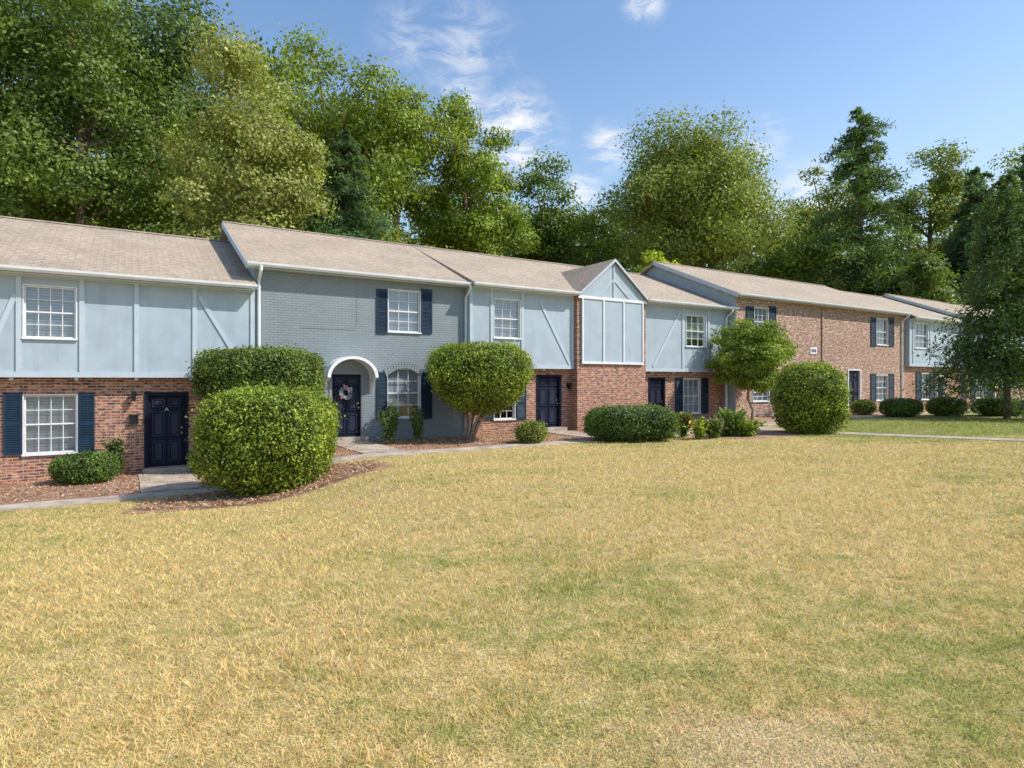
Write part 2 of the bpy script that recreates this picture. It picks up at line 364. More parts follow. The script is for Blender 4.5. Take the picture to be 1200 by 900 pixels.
def lantern(B,u,z,y):
    s=MB(); s.box(u-.05,u+.05,y-.03,y-.002,z-.08,z+.12); s.box(u-.015,u+.015,y-.12,y-.03,z+.08,z+.1)
    s.prism([(u-.02,z-.14),(u+.02,z-.14),(u+.06,z+.06),(u-.06,z+.06)],y-.19,y-.08); s.prism([(u-.075,z+.062),(u+.075,z+.062),(u+.02,z+.12),(u-.02,z+.12)],y-.21,y-.06)
    B('wall_lantern',s,'black')
RISE=2.3
def house(label,u0,u1,D,base,eave,p=.28,zf=None,low='brick',up='blue',wl=(),wu=(),doors=(),shut=(),trims=(),
          oh0=0,oh1=0,lant=(),spouts=(),casing='white',cols=3,shell=None,extra=None):
    root=empty('townhouse',W(u0,D,base),TH); tag(root,label,'townhouse','townhouses in the row')
    org=(u0,D,base)
    def B(name,mb,m,parent=None,**k): return mb.build(name,M[m],parent or root,org,**k)
    yu=D-p
    ztop=zf if zf else eave
    R=[]
    for (a,b,c,d) in wl: 
        xm=(a+b)/2; R.append((U(a,D),U(b,D),Zp(xm,d,D),Zp(xm,c,D)))
    Dr=[]
    for (a,b,c) in doors: Dr.append((U(a,D),U(b,D),base+.16,Zp((a+b)/2,c,D)))
    Ru=[]
    for (a,b,c,d) in wu:
        xm=(a+b)/2; Ru.append((U(a,yu),U(b,yu),Zp(xm,d,yu),Zp(xm,c,yu)))
    w=MB()
    if zf: front_wall(w,u0,u1,base-.8,ztop,D,R+Dr); B('wall',w,low)
    else: front_wall(w,u0,u1,base-.8,eave,D,R+Dr+Ru); B('wall',w,low)
    if zf:
        w2=MB(); front_wall(w2,u0,u1,zf,eave,yu,Ru)
        w2.poly([(u0,yu,zf),(u1,yu,zf),(u1,D,zf),(u0,D,zf)]); w2.poly([(u0,yu,zf),(u0,D,zf),(u0,D,eave),(u0,yu,eave)]); w2.poly([(u1,yu,zf),(u1,D,zf),(u1,D,eave),(u1,yu,eave)])
        B('upper_wall',w2,up)
        t=MB(); ta,tb=yu-.035,yu-.002
        t.box(u0+.01,u1-.01,ta,tb,zf+.002,zf+.14); t.box(u0+.01,u1-.01,ta,tb,eave-.2,eave-.03)
        for q in trims:
            if len(q)==1:
                x=U(q[0],yu); t.box(x-.055,x+.055,ta,tb,zf+.14,eave-.2)
            else:
                a,b,c,d=q; t.bar(U(a,yu),Zp(a,b,yu),U(c,yu),Zp(c,d,yu),.11,ta+.008,tb)
        t.box(u0+.01,u0+.12,ta,tb,zf+.14,eave-.2); t.box(u1-.12,u1-.01,ta,tb,zf+.14,eave-.2)
        B('trim',t,'bluetrim')
        x=u0+.6
        while x<u1-.3:
            k=MB(); k.box(x-.04,x+.04,yu+.01,yu+.09,zf-.07,zf-.002); x+=1.3; B('soffit_block',k,'bluetrim')
    s=MB(); yb=D+10.2
    zr=eave+RISE-.16
    for x in (u0+.01,u1-.01):
        s.poly([(x,D+.002,base-.8),(x,yb,base-.8),(x,yb,eave-.12),(x,D+5.0,zr),(x,D+.002,eave)])
    s.poly([(u0,yb,base-.8),(u1,yb,base-.8),(u1,yb,eave-.12),(u0,yb,eave-.12)])
    B('side_wall',s,shell or (up if zf else low))
    ye=yu-.35
    r=MB(); r.prism([(ye,eave),(D+5,eave+RISE),(D+10.4,eave-.02),(D+10.4,eave-.14),(D+5,eave+RISE-.15),(ye,eave-.13)],u0-oh0,u1+oh1,'x')
    rf=B('roof',r,'roof')
    rc=MB(); rc.prism([(D+4.86,eave+RISE-.03),(D+5,eave+RISE+.035),(D+5.14,eave+RISE-.03)],u0-oh0,u1+oh1,'x'); B('ridge_cap',rc,'roof',rf)
    gt=MB(); gt.prism([(ye-.11,eave-.01),(ye-.003,eave-.01),(ye-.003,eave-.13),(ye-.06,eave-.13),(ye-.1,eave-.07)],u0-oh0,u1+oh1,'x'); B('gutter',gt,'white',rf)
    sf=MB(); sf.poly([(u0-oh0,ye+.01,eave-.14),(u1+oh1,ye+.01,eave-.14),(u1+oh1,yu,eave-.14),(u0-oh0,yu,eave-.14)]); B('soffit',sf,'white',rf)
    for (x,o) in ((u0-oh0,oh0),(u1+oh1,oh1)):
        if o:
            k=MB(); sg=-1 if x<u0 else 1
            a,b=sorted((x+sg*.003,x+sg*.025))
            k.prism([(ye,eave-.01),(D+5,eave+RISE-.01),(D+5,eave+RISE-.2),(ye,eave-.2)],a,b,'x'); B('rake_board',k,'bluetrim',rf)
    for i,q in enumerate(R): window(B,*q,D,cols=cols)
    for q in Ru: window(B,*q,yu if zf else D,cols=cols)
    out=[]
    for q in Dr: out.append(door(B,*q,D,casing))
    for (a,b,c,d,lev) in shut:
        pl=(yu if (lev and zf) else D); shutter(B,U(a,pl),U(b,pl),Zp((a+b)/2,d,pl),Zp((a+b)/2,c,pl),pl)
    for (px,py) in lant: lantern(B,U(px,D),Zp(px,py,D),D)
    for (px) in spouts:
        x=U(px,yu); t=MB(); yy=yu-.06
        t.tube([(x,ye-.06,eave-.1),(x,ye-.06,eave-.22),(x,yy,eave-.5),(x,yy,base+.25),(x,yy-.25,base+.08)],.045,8); B('downspout',t,'white')
    if extra: extra(root,B,org,R,Dr,Ru,out)
    return root
G1=19.4
def ex1(root,B,org,R,Dr,Ru,out):
    a,b,c,d=Dr[0]
    cu=bpy.data.curves.new('t','FONT'); cu.body='A'; cu.size=.15; cu.extrude=.006; cu.align_x='CENTER'
    to=bpy.data.objects.new('t',cu); C.objects.link(to); bpy.context.view_layer.update()
    me=bpy.data.meshes.new_from_object(to.evaluated_get(bpy.context.evaluated_depsgraph_get())); bpy.data.objects.remove(to)
    o=bpy.data.objects.new('door_letter',me); C.objects.link(o); o.parent=out[0]; me.materials.clear(); me.materials.append(M['bluetrim'])
    o.rotation_euler=(math.pi/2,0,0); o.location=((a+b)/2-org[0],G1+.052-org[1],c+(d-c)*.765-org[2])
    s=MB(); xx=U(157,G1); s.box(xx-.1,xx+.1,G1-.1,G1-.002,c+1.2,c+1.42); s.box(xx-.11,xx+.11,G1-.12,G1,c+1.42,c+1.45); B('letter_box',s,'black')
uL=-9.5; u1=3.15
house('leftmost townhouse with pale blue panelled upper storey over red brick and a lettered black door',uL,u1-.01,G1,.0,5.27,.28,2.6,
  wl=[(28,90,463,531)],wu=[(28,89,336,396)],doors=[(172,218,462)],shut=[(4,26,460,533,0),(92,111,460,533,0)],
  trims=[(22,),(96,),(160,),(228,),(-25,440,18,345),(234,348,290,440)],lant=[(157,464)],cols=4,extra=ex1,casing='door')
def ex2(root,B,org,R,Dr,Ru,out):
    a,b,c,d=Dr[0]; cx=(a+b)/2+.03; zc=d-.12; ro,ri=.80,.70; n=20; s=MB()
    pts=[(cx+ro*math.cos(math.pi*k/n),zc+ro*.82*math.sin(math.pi*k/n)) for k in range(n+1)]+[(cx+ri*math.cos(math.pi*k/n),zc+ri*.82*math.sin(math.pi*k/n)) for k in range(n,-1,-1)]
    s.prism(pts,D0-.62,D0-.002); hd=B('door_hood',s,'white')
    for sg in (-1,1):
        t=MB(); t.prism([(D0-.55,zc-.003),(D0-.003,zc-.003),(D0-.003,zc-.5),(D0-.1,zc-.38),(D0-.3,zc-.15)],cx+sg*(ro-.06)-.04,cx+sg*(ro-.06)+.04,'x'); B('bracket',t,'white',hd)
    a,b,c,d=R[0]; n=12; h=.24; s=MB(); m=(a+b)/2; w=(b-a)/2
    arc=[(a+(b-a)*k/n, d-h*(((a+(b-a)*k/n)-m)/w)**2) for k in range(n+1)]
    for k in range(n):
        s.prism([arc[k],arc[k+1],(arc[k+1][0],d+.06),(arc[k][0],d+.06)],D0-.034,D0+.1)
    n=14
    for k in range(n):
        x0=a-.05+(b-a+.1)*k/n; x1=a-.05+(b-a+.1)*(k+.86)/n
        f=lambda x: d-h*((x-m)/w)**2+.01
        sp=.10
        s.prism([(x0,f(x0)),(x1,f(x1)),(x1+(x1-m)*sp*1.2,f(x1)+.24),(x0+(x0-m)*sp*1.2,f(x0)+.24)],D0-.05,D0+.01)
    B('window_arch',s,'gray')
    s=MB(); x0,x1=U(352,D0),U(418,D0); zt=Zp(352,322,D0); zb=Zp(400,386,D0)
    s.tube([(x1,D0-.006,zt),(x1,D0-.006,zb+.15),(x1-.1,D0-.006,zb),(x0,D0-.006,zb)],.005,6); B('service_cable',s,'gray')
uA0,uA1=u1,U(546,D0)
house('grey painted brick townhouse with white arched door hood and dark blue shutters',uA0,uA1,D0,.58,5.95,0,None,'gray','gray',
  wl=[(454,492,432,489)],wu=[(455,492,341,389)],doors=[(388,424,438)],
  shut=[(441,453.5,436,491,0),(493,506,436,491,0),(441,454,339,391,1),(493,506,339,391,1)],spouts=[303,545],oh0=.25,casing='gray',shell='blue',lant=[],extra=ex2,cols=3)
YB=D0-.45
uB1=U(676,YB); uC1=U(757,YB)
house('blue panelled townhouse between the grey painted house and the gabled bay',uA1,uB1,D0,.58,5.95,.25,Zp(610,432,D0),
  wl=[(579,603,455,491)],wu=[(579,609,351,396)],doors=[(630,656,441)],shut=[(565,578,452,492,0),(604.5,616,452,492,0)],
  trims=[(576,),(612,),(632,352,668,428)],lant=[(665,452)],casing='door',cols=3)
def exC(root,B,org,R,Dr,Ru,out):
    y=YB; e=5.93; a,b=uB1+.0,uC1-.0; cx=(a+b)/2; ap=7.42; zf=Zp(717,427,y)
    s=MB(); s.box(a+.02,b-.02,y,D0-.002,org[2]-.8,e-.1); B('bay_base',s,'brick')
    s=MB(); s.box(a+.2,b-.2,y-.05,y-.002,zf+.002,e-.1); s.prism([(a+.02,e-.098),(b-.02,e-.098),(cx,ap-.13)],y-.05,D0+2.0); B('bay_wall',s,'blue')
    t=MB(); q0,q1=y-.085,y-.052
    for k in range(4):
        x=a+.24+(b-a-.48)*k/3; t.box(x-.03,x+.03,q0,q1,zf+.09,e-.2)
    t.box(a+.2,b-.2,q0,q1,zf+.004,zf+.09); t.box(a+.02,b-.02,q0,q1,e-.2,e-.09)
    B('bay_trim',t,'white')
    t=MB()
    t.bar(cx-.9,e-.09,cx-.02,ap-.85,.07,q0+.005,q1) ; t.bar(cx+.9,e-.09,cx+.02,ap-.85,.07,q0+.005,q1); t.bar(cx,e-.09,cx,ap-.3,.07,q0-.002,q1)
    B('gable_trim',t,'bluetrim')
    for sg in (-1,1):
        xe=cx+sg*((b-a)/2+.06); ze=e-.08+.02
        r=MB(); r.prism([(cx,ap),(xe,ze),(xe,ze-.07),(cx,ap-.09)],y-.16,D0+4.2); rf=B('bay_roof',r,'roof')
        k=MB(); k.prism([(cx,ap-.005),(xe,ze-.005),(xe,ze-.10),(cx,ap-.12)],y-.18,y-.162); B('rake_board',k,'bluetrim',rf)
house('townhouse section with a steep gabled bay of white edged blue panels over red brick',uB1,uC1,D0,.6,5.95,0,None,'brick','blue',extra=exC,shell='brick')
uD1=U(852,D0)
house('blue panelled townhouse right of the gabled bay, partly behind a small tree',uC1,uD1,D0,.62,5.95,.25,Zp(805,436,D0),
  wl=[(801,820,444,484)],wu=[(804,827,370,406)],doors=[(761,778,444)],shut=[(791,799.5,443,485,0),(821.5,829.5,443,485,0)],
  trims=[(800,),(830,),(797,365,765,430)],spouts=[850],casing='door')
D3=18.6
uE0=U(862,D3); uE1=U(964,D3); uF1=U(1061,D3); uG1=U(1126,D3)
def exE(root,B,org,R,Dr,Ru,out):
    s=MB(); s.box(uE1-.12,uE1+.0,D3-.06,D3-.002,org[2]-.5,6.4); B('pilaster',s,'tan')
    s=MB(); x=U(953,D3); z=Zp(953,411,D3); s.box(x-.28,x+.28,D3-.03,D3-.002,z-.17,z+.17); g=B('number_plate',s,'white')
    for k in range(3):
        s=MB(); s.box(x-.2+k*.15,x-.1+k*.15,D3-.036,D3-.031,z-.08,z+.08); B('plate_mark',s,'navy',g)
house('tan brick townhouse with its left gable end showing above the lower roof',uE0,uE1,D3,.8,6.55,0,None,'tan','tan',
  wl=[(882,901,449,470)],wu=[(884,900,361,393)],doors=[],shut=[(874,883,359,394,1),(901,909,359,394,1),(903,910,447,472,0)],oh0=.25,shell='blue',extra=exE,casing='white')
house('tan brick townhouse with white framed door and blue shutters',uE1,uF1,D3,.8,6.55,0,None,'tan','tan',
  wl=[(1026,1040,440,469)],wu=[(1027,1040,374,404)],doors=[(994,1008,434)],shut=[(1020,1026,438,470,0),(1041,1047,438,470,0),(1020,1026,372,406,1),(1041,1047,372,406,1)],spouts=[1056])
house('far blue panelled townhouse beyond the tan brick ones',uF1,uG1,D3,.82,6.35,.2,Zp(1090,430,D3),
  wl=[(1079,1089,438,468)],wu=[(1072,1087,379,408)],doors=[(1098,1107,441)],shut=[(1073,1079,436,469,0),(1089,1095,436,469,0)],trims=[(1070,),(1090,),(1118,385,1095,426)])
uH0=uG1+.3; uH1=uH0+9; uI1=uH1+12
house('farthest blue grey townhouse seen behind the conifer',uH0,uH1,D3-.2,.85,6.55,.2,3.4,wl=[(1143,1152,440,466),(1172,1180,440,466)],wu=[(1147,1157,385,410)],doors=[(1158,1166,441)],shut=[(1137,1142.5,438,467,0),(1152.5,1158,438,467,0)],oh0=.25,trims=[(1140,),(1162,)])
house('last red brick townhouse at the right edge of the row',uH1,uI1,D3-.2,.85,6.55,.2,3.4,wl=[(1190,1198,440,466)],wu=[(1195,1204,387,411)],trims=[(1190,)])
def wreath():
    z=Zp(405,460,D0); x=U(405,D0); root=empty('wreath',W(x,D0+.02,z),TH); tag(root,'round floral wreath in pink, white and blue on the arched doorway door','wreath')
    s=MB(); n=24; R=.16
    s.tube([(R*math.cos(2*math.pi*k/n),0,R*math.sin(2*math.pi*k/n)) for k in range(n+1)],.03,8); s.build('ring',M['barkl'],root,smooth=True)
    for nm,col,q in (('pink_flower',(.8,.16,.18),60),('white_flower',(.8,.8,.78),120),('blue_flower',(.1,.42,.75),90)):
        a=RNG.uniform(0,6.28,q); r=R+RNG.normal(0,.03,q)
        P=np.stack([r*np.cos(a),-.03+RNG.normal(0,.02,q),r*np.sin(a)],1); leaves(nm,P,norm(RNG.normal(size=(q,3))+np.array([0,-1.5,0])),.035,np.tile(col,(q,1))*RNG.uniform(.7,1.2,(q,1)),M['flower'],root,asp=.8)
wreath()
# ---------------------------------------------------------------- shrubs
def shrubshape(a,b,c,p,seed,amp,taper=0):
    def rad(d):
        k=1-taper*np.clip(-d[:,2],0,1)
        r=1/((np.abs(d[:,0]/(a*k))**p+np.abs(d[:,1]/(b*k))**p+np.abs(d[:,2]/c)**p)**(1/p))
        q=d*r[:,None]
        return r*(1+amp*snoise(q,3.2,seed)+amp*1.1*snoise(q,8,seed+1)+amp*.7*snoise(q,17,seed+2))
    return rad
GREENS={'bright':(.215,.28,.04),'mid':(.145,.205,.042),'dark':(.09,.14,.037),'box':(.11,.18,.04),'yellow':(.38,.44,.05),'pine':(.10,.165,.075),'spruce':(.12,.185,.06),'olive':(.215,.255,.055),'willow':(.30,.325,.095)}
def shrub(name,label,px,pyb,wpx,pyt,col='mid',p=2.4,leaf=.035,amp=.07,cat='bush',group='shrubs along the fronts',lift=0,stems=None,dr=1.0,seed=1,dens=1.0,tips=.25,crown='foliage',stick=.07,cx=0,taper=0):
    x,y,z=hit(px,pyb); fa=1/math.sqrt(1+.9*((px-600)/F)**2); a0=wpx*y/F/2*fa; 
    d=.7*a0*dr; 
    if stems: d=0
    x2,y2=x*(1+d/y),y+d
    a=wpx*y2/F/2*fa*.95; z=gz(x2,y2); ztop=H+(HZ-pyt)*y2/F
    zb=z if not lift else H+(HZ-lift)*y2/F
    c=(ztop-zb)/2; b=a*dr; ox=cx*y2/F
    root=empty(name,(x2,y2,z)); tag(root,label,cat,group)
    rad=shrubshape(a,b,c,p,seed,amp,taper)
    area=4*math.pi*((a*b)**1.6/3+2*(a*c)**1.6/3)**(1/1.6)*1.2
    n=int(min(75000,area/(leaf*leaf*1.2)*1.9*dens))
    dd=norm(RNG.normal(size=(n,3))*np.array([a,b,c])); dd=norm(dd)
    r=rad(dd)
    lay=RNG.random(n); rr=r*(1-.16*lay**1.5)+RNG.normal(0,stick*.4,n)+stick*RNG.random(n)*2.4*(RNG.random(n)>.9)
    P=dd*rr[:,None]; zc=(ztop+zb)/2-z
    nn=norm(dd/np.array([a,b,c])+RNG.normal(size=(n,3))*.95*1/max(a,.5))
    base=np.array(GREENS[col]); cl=snoise(P,6,seed+5)+.5*snoise(P,15,seed+6)
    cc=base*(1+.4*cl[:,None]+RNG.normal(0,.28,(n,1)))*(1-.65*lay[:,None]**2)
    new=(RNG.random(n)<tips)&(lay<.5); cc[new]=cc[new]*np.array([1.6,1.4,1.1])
    nu,nv=28,18; g=[]
    for i in range(nv+1):
        for j in range(nu):
            th=math.pi*i/nv; ph=2*math.pi*j/nu; g.append((math.sin(th)*math.cos(ph)*a,math.sin(th)*math.sin(ph)*b,math.cos(th)*c))
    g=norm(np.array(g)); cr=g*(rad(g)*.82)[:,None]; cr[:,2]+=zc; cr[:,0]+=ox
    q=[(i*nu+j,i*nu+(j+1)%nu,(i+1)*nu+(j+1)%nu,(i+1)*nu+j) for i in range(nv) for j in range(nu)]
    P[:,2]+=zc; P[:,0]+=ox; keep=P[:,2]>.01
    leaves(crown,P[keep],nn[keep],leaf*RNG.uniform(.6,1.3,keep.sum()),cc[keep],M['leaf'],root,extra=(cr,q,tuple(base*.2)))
    s=MB()
    if stems:
        for k in range(stems):
            an=2*math.pi*k/stems+seed; e=(ox+a*.6*math.cos(an),b*.5*math.sin(an),zb-z+c*.6)
            s.tube([(math.cos(an)*.07,math.sin(an)*.07,-.1),(ox*.25+math.cos(an)*.2+.05,math.sin(an)*.14,.35*e[2]),(ox*.4+e[0]*.5,e[1]*.55,.7*e[2]),e],[.06,.045,.035,.02],7)
    else:
        s.tube([(0,0,-.1),(0,0,c*.6),(0,.02,c)],[.05,.04,.02],7)
    s.build('stem',M['barkl'],root,smooth=True)
    return root
shrub('boxwood_bush','low round boxwood bush left of the lettered door',100,570,77,530,'box',2.5,.028,seed=2,stick=.04)
shrub('hedge_bush','tall flat topped clipped bush between the left door and the arched doorway',306,545,156,408,'mid',3.4,.036,.06,seed=3,dr=.7,lift=474,stems=6)
shrub('round_bush','largest round bush, in the mulch island in front of the walk',316,583,160,455,'bright',3.3,.034,.07,seed=4,dr=.95,tips=.35,dens=1.15)
shrub('topiary_tree','clipped flat topped tree on spreading bare stems by the blue panelled wall',549,517,122,404,'bright',3.8,.036,.07,seed=5,stems=8,lift=484,cat='tree',group='small trees along the fronts',crown='crown',cx=14,stick=.08,taper=.55)
shrub('round_bush','small round bush between the topiary tree and the plain front door',622,521,37,494,'olive',2.2,.03,.1,seed=6)
shrub('clipped_hedge','wide low clipped hedge in front of the gabled bay',740,519,113,476,'box',3.2,.034,.06,seed=7,dr=.55)
shrub('round_bush','big round bush in front of the tan brick house',949,510,84,427,'bright',3.1,.038,.08,seed=9,tips=.35)
shrub('round_bush','small pale bush beside the white framed door',1012,487,30,469,'olive',2.3,.05,.08,seed=10)
shrub('clipped_hedge','oval clipped hedge, leftmost of the three at the far right',1056,489,52,467,'mid',2.8,.04,.04,seed=11,dr=.8,stick=.05)
shrub('clipped_hedge','oval clipped hedge, middle of the three at the far right',1109,488,50,466,'mid',2.8,.04,.04,seed=12,dr=.8,stick=.05)
shrub('clipped_hedge','oval clipped hedge, rightmost of the three at the far right',1171,488,70,467,'mid',2.8,.04,.04,seed=13,dr=.8,stick=.05)
def sprig(name,label,px,pyb,wpx,pyt,col,n=500,leaf=.06,cat='plant',group='young plants in the mulch',flowers=None,nst=7):
    x,y,z=hit(px,pyb); a=wpx*y/F/2; h=H+(HZ-pyt)*y/F-z; root=empty(name,(x,y,z)); tag(root,label,cat,group)
    s=MB(); P=[]
    for k in range(nst):
        an=RNG.uniform(0,6.28); r=a*RNG.uniform(.2,.9); hh=h*RNG.uniform(.7,1); e=(r*math.cos(an),r*math.sin(an),hh)
        m=(e[0]*.35,e[1]*.35,hh*.5); s.tube([(0,0,-.05),m,e],[.014,.01,.005],5)
        t=RNG.uniform(.25,1,n//nst)[:,None]
        P.append(np.where(t<.5,np.array(m)*t*2,np.array(m)+(np.array(e)-np.array(m))*(t-.5)*2)+RNG.normal(0,a*.17,(n//nst,3)))
    P=np.vstack(P); P[:,2]=np.maximum(P[:,2],.03); cc=np.array(GREENS[col])*RNG.uniform(.6,1.5,(len(P),1))
    s.build('stem',M['barkl'],root)
    leaves('foliage',P,norm(RNG.normal(size=(len(P),3))+np.array([0,0,.8])),leaf*RNG.uniform(.6,1.2,len(P)),cc,M['leaf'],root,asp=.45)
    if flowers:
        k=int(n*.07); Q=np.stack([RNG.normal(0,a*.45,k),RNG.normal(0,a*.45,k),h*RNG.uniform(.45,1.0,k)],1)
        leaves('flower',Q,norm(RNG.normal(size=(k,3))+np.array([0,-.5,1])),.035,np.tile(flowers,(k,1))*RNG.uniform(.7,1.2,(k,1)),M['flower'],root,asp=.9)
sprig('young_shrub','thin young shrub left of the lettered door',139,559,28,512,'dark',1100)
sprig('young_shrub','little leafy shrub right of the lettered door',228,556,20,526,'mid',300)
sprig('young_shrub','dark upright shrub under the arched window, left one of two',455,522,34,474,'dark',1200)
sprig('young_shrub','dark upright shrub under the arched window, right one of two',490,520,28,478,'dark',1000)
sprig('leafy_plant','leafy plant with small red blooms at the left of the flower bed',802,513,30,484,'mid',1200,.08,'flower',group='plants of the flower bed',flowers=(.75,.06,.05))
sprig('leafy_plant','plant with yellow blooms in the flower bed',819,515,28,492,'bright',1100,.07,'flower',group='plants of the flower bed',flowers=(.85,.6,.08))
sprig('leafy_plant','plant with small purple blooms in the flower bed',836,514,28,490,'mid',1200,.08,'flower',group='plants of the flower bed',flowers=(.5,.14,.4))
sprig('leafy_plant','large green leafy plant in the flower bed, right of the purple blooms',855,512,42,483,'mid',2200,.09,'plant',group='plants of the flower bed',nst=12)
sprig('leafy_plant','light green low plant at the right end of the flower bed',876,512,36,493,'bright',1300,.08,'plant',group='plants of the flower bed',nst=12)
# ---------------------------------------------------------------- trees
def tree(label,px,Y,yt,yb,wpx,col='mid',n=24000,leaf=.17,k=26,seed=0,group='trees behind the townhouses',name='leafy_tree',sub=.17,bright=.36,trunkc='bark',low=-.75,spread=(.3,.82)):
    r_=np.random.default_rng(100+seed); Xc=(px-600)/F*Y; z0=gz(Xc,Y)
    a=wpx*Y/F/2; zt=H+(HZ-yt)*Y/F-z0; zb=max(1.0,H+(HZ-yb)*Y/F-z0); c=(zt-zb)/2; zc=(zt+zb)/2
    root=empty(name,(Xc,Y,z0)); tag(root,label,'tree',group)
    Rr=np.array([a,a,c]); d=norm(r_.normal(size=(k,3))); d[:,2]=np.maximum(d[:,2],low); d=norm(d)
    lc=d*Rr*r_.uniform(spread[0],spread[1],(k,1)); lr=r_.uniform(.16,.34,k)*min(a,c*1.1)
    ns=18; P=[];cl=[];nn=[]; tot=(lr**2).sum()
    for i in range(k):
        m=max(4,int(n*lr[i]**2/tot/ns))
        sd=norm(r_.normal(size=(ns,3))+d[i]*.35); sc=lc[i]+sd*lr[i]*r_.uniform(.7,1.2,(ns,1))*np.array([1,1,.75])
        for j in range(ns):
            q=sc[j]+np.clip(r_.normal(size=(m,3)),-1.7,1.7)*lr[i]*sub*2*np.array([1,1,.55]); P.append(q); b=r_.uniform(1-bright,1+bright)
            nn.append(norm(sd[j]+np.array([0,0,.4])+r_.normal(size=(m,3))*.6)); cl.append(np.full(m,b))
    P=np.vstack(P); nn=np.vstack(nn); cl=np.concatenate(cl)[:,None]
    cc=np.array(GREENS[col])*cl*(1+r_.normal(0,.15,(len(P),1)))
    yl=r_.random(len(P))<.15; cc[yl]*=np.array([1.4,1.25,1.0])
    P[:,2]+=zc; P[:,2]=np.maximum(P[:,2],.5)
    leaves('crown',P,nn,leaf*r_.uniform(.6,1.3,len(P)),cc,M['leaf'],root,asp=.6)
    s=MB(); tr=max(.06,.014*zt); top=(0,0,zc+c*.4)
    s.tube([(0,0,-.3),(.1,0,zb*.5),(-.1,.1,max(zb,1)),(0,0,zc),top],[tr*1.3,tr,tr*.85,tr*.6,tr*.15],8)
    for i in range(min(k,16)):
        e=lc[i]+np.array([0,0,zc]); st=min(max(zb*.7,e[2]-math.hypot(e[0],e[1])*.8),zc+c*.2); mid=(e[0]*.45,e[1]*.45,st+(e[2]-st)*.5)
        s.tube([(0,0,st),mid,tuple(e)],[tr*.4,tr*.25,tr*.08],6)
    s.build('trunk',M[trunkc],root,smooth=True)
    return root
def pine(label,px,Y,yt,yb,wpx,n=16000,leaf=.2,nb=110,seed=0,group='conifers',droop=.3,col='pine',name='pine_tree',asp=.28,pw=.75,cz=.06,lat=.13):
    r_=np.random.default_rng(300+seed); Xc=(px-600)/F*Y; z0=gz(Xc,Y); a=wpx*Y/F/2; zt=H+(HZ-yt)*Y/F-z0; zb=max(.4,H+(HZ-yb)*Y/F-z0)
    root=empty(name,(Xc,Y,z0)); tag(root,label,'tree',group); s=MB(); P=[];cl=[]; tr=.014*zt
    s.tube([(0,0,-.3),(0,0,zt*.5),(0,0,zt*.98)],[tr,tr*.65,.02],8); 
    Ts=r_.random(nb)**1.15; Ls=a*((1-Ts)**pw*.95+.05)*r_.uniform(.5,1.15,nb)
    for i in range(nb):
        t=Ts[i]; z=zb+(zt-zb)*t; L=Ls[i]; an=r_.uniform(0,6.28); m=max(6,int(n*L/Ls.sum()))
        dr=np.array([math.cos(an),math.sin(an),0]); rise=L*(.15 if t>.6 else -.02)
        e=np.array([0,0,z])+dr*L+np.array([0,0,rise-droop*L])
        md=np.array([0,0,z])+dr*L*.5+np.array([0,0,rise])
        s.tube([(0,0,z),tuple(md),tuple(e)],[.05,.03,.012],5)
        q=r_.random(m)**.75; pt=np.where(q[:,None]<.5,np.array([0,0,z])+(md-np.array([0,0,z]))*q[:,None]*2,md+(e-md)*(q[:,None]-.5)*2)
        pt=pt+r_.normal(size=(m,3))*np.array([L*lat,L*lat,L*cz+.05])+np.array([0,0,-.1]); P.append(pt); cl.append(np.full(m,r_.uniform(.65,1.4)))
    P=np.vstack(P); P[:,2]=np.maximum(P[:,2],.2); cl=np.concatenate(cl)[:,None]; cc=np.array(GREENS[col])*cl*(1+r_.normal(0,.2,(len(P),1)))
    leaves('crown',P,norm(r_.normal(size=(len(P),3))*.7+np.array([0,0,1])),leaf*r_.uniform(.6,1.3,len(P)),cc,M['leaf'],root,asp=asp)
    s.build('trunk',M['bark'],root,smooth=True); return root
TB=[
('huge dark leafy tree at the left edge behind the roofs',-50,37,-110,400,280,'mid',46000,.155,44),
('tall green tree with airy top second from the left edge',95,38,-60,400,250,'mid',52000,.13,50),
('dark tall tree behind the pale willow like tree',205,46,-60,400,240,'dark',38000,.17,42),
('pale yellow green feathery tree at the right of the left group',285,32,35,390,200,'willow',48000,.10,54),
('broad green tree rising above the grey painted house',385,46,15,400,230,'bright',46000,.14,46),
('green tree right of the dark pine above the roof',465,49,55,400,160,'olive',34000,.145,38),
('yellow green tree above the middle of the roofs',545,52,100,400,145,'bright',34000,.145,36),
('darker tree in the gap left of the big rounded oak',638,62,160,410,140,'mid',32000,.165,34),
('big rounded oak tree behind the gabled bay',806,55,150,350,238,'olive',86000,.14,84),
('bright yellow small tree in front of the rounded oak',762,44,284,385,80,'yellow',12000,.12,18),
('low green tree between the oak and the tall pine',920,62,262,400,140,'bright',26000,.16,28),
('sparse light tree behind the tall pine, on its left',965,70,175,400,115,'olive',24000,.16,32),
('light green tree right of the tall pine',1090,66,155,400,140,'olive',34000,.165,34),
('dark green tree low above the far roof',1065,52,285,400,120,'mid',18000,.15,22),
('deep back tree filling behind the left group',100,60,-30,420,400,'dark',34000,.25,44),
('deep back tree behind the middle of the left group',330,62,35,420,330,'dark',36000,.25,46),
('back tree low behind the middle of the roofs',585,66,175,420,200,'mid',24000,.2,32),
('back tree seen between the darker tree and the rounded oak',697,70,240,420,120,'mid',18000,.19,24),
('light back tree at the right edge of the picture',1190,75,170,410,180,'olive',26000,.2,32),
('tree just outside the right edge shading the far lawn',1560,22,250,395,330,'mid',24000,.13,34),
]
for i,t in enumerate(TB): tree(t[0],t[1],t[2],t[3],t[4],t[5],t[6],n=t[7],leaf=t[8],k=t[9],seed=i,spread=(.35,.76) if 'oak tree' in t[0] else (.3,.82))
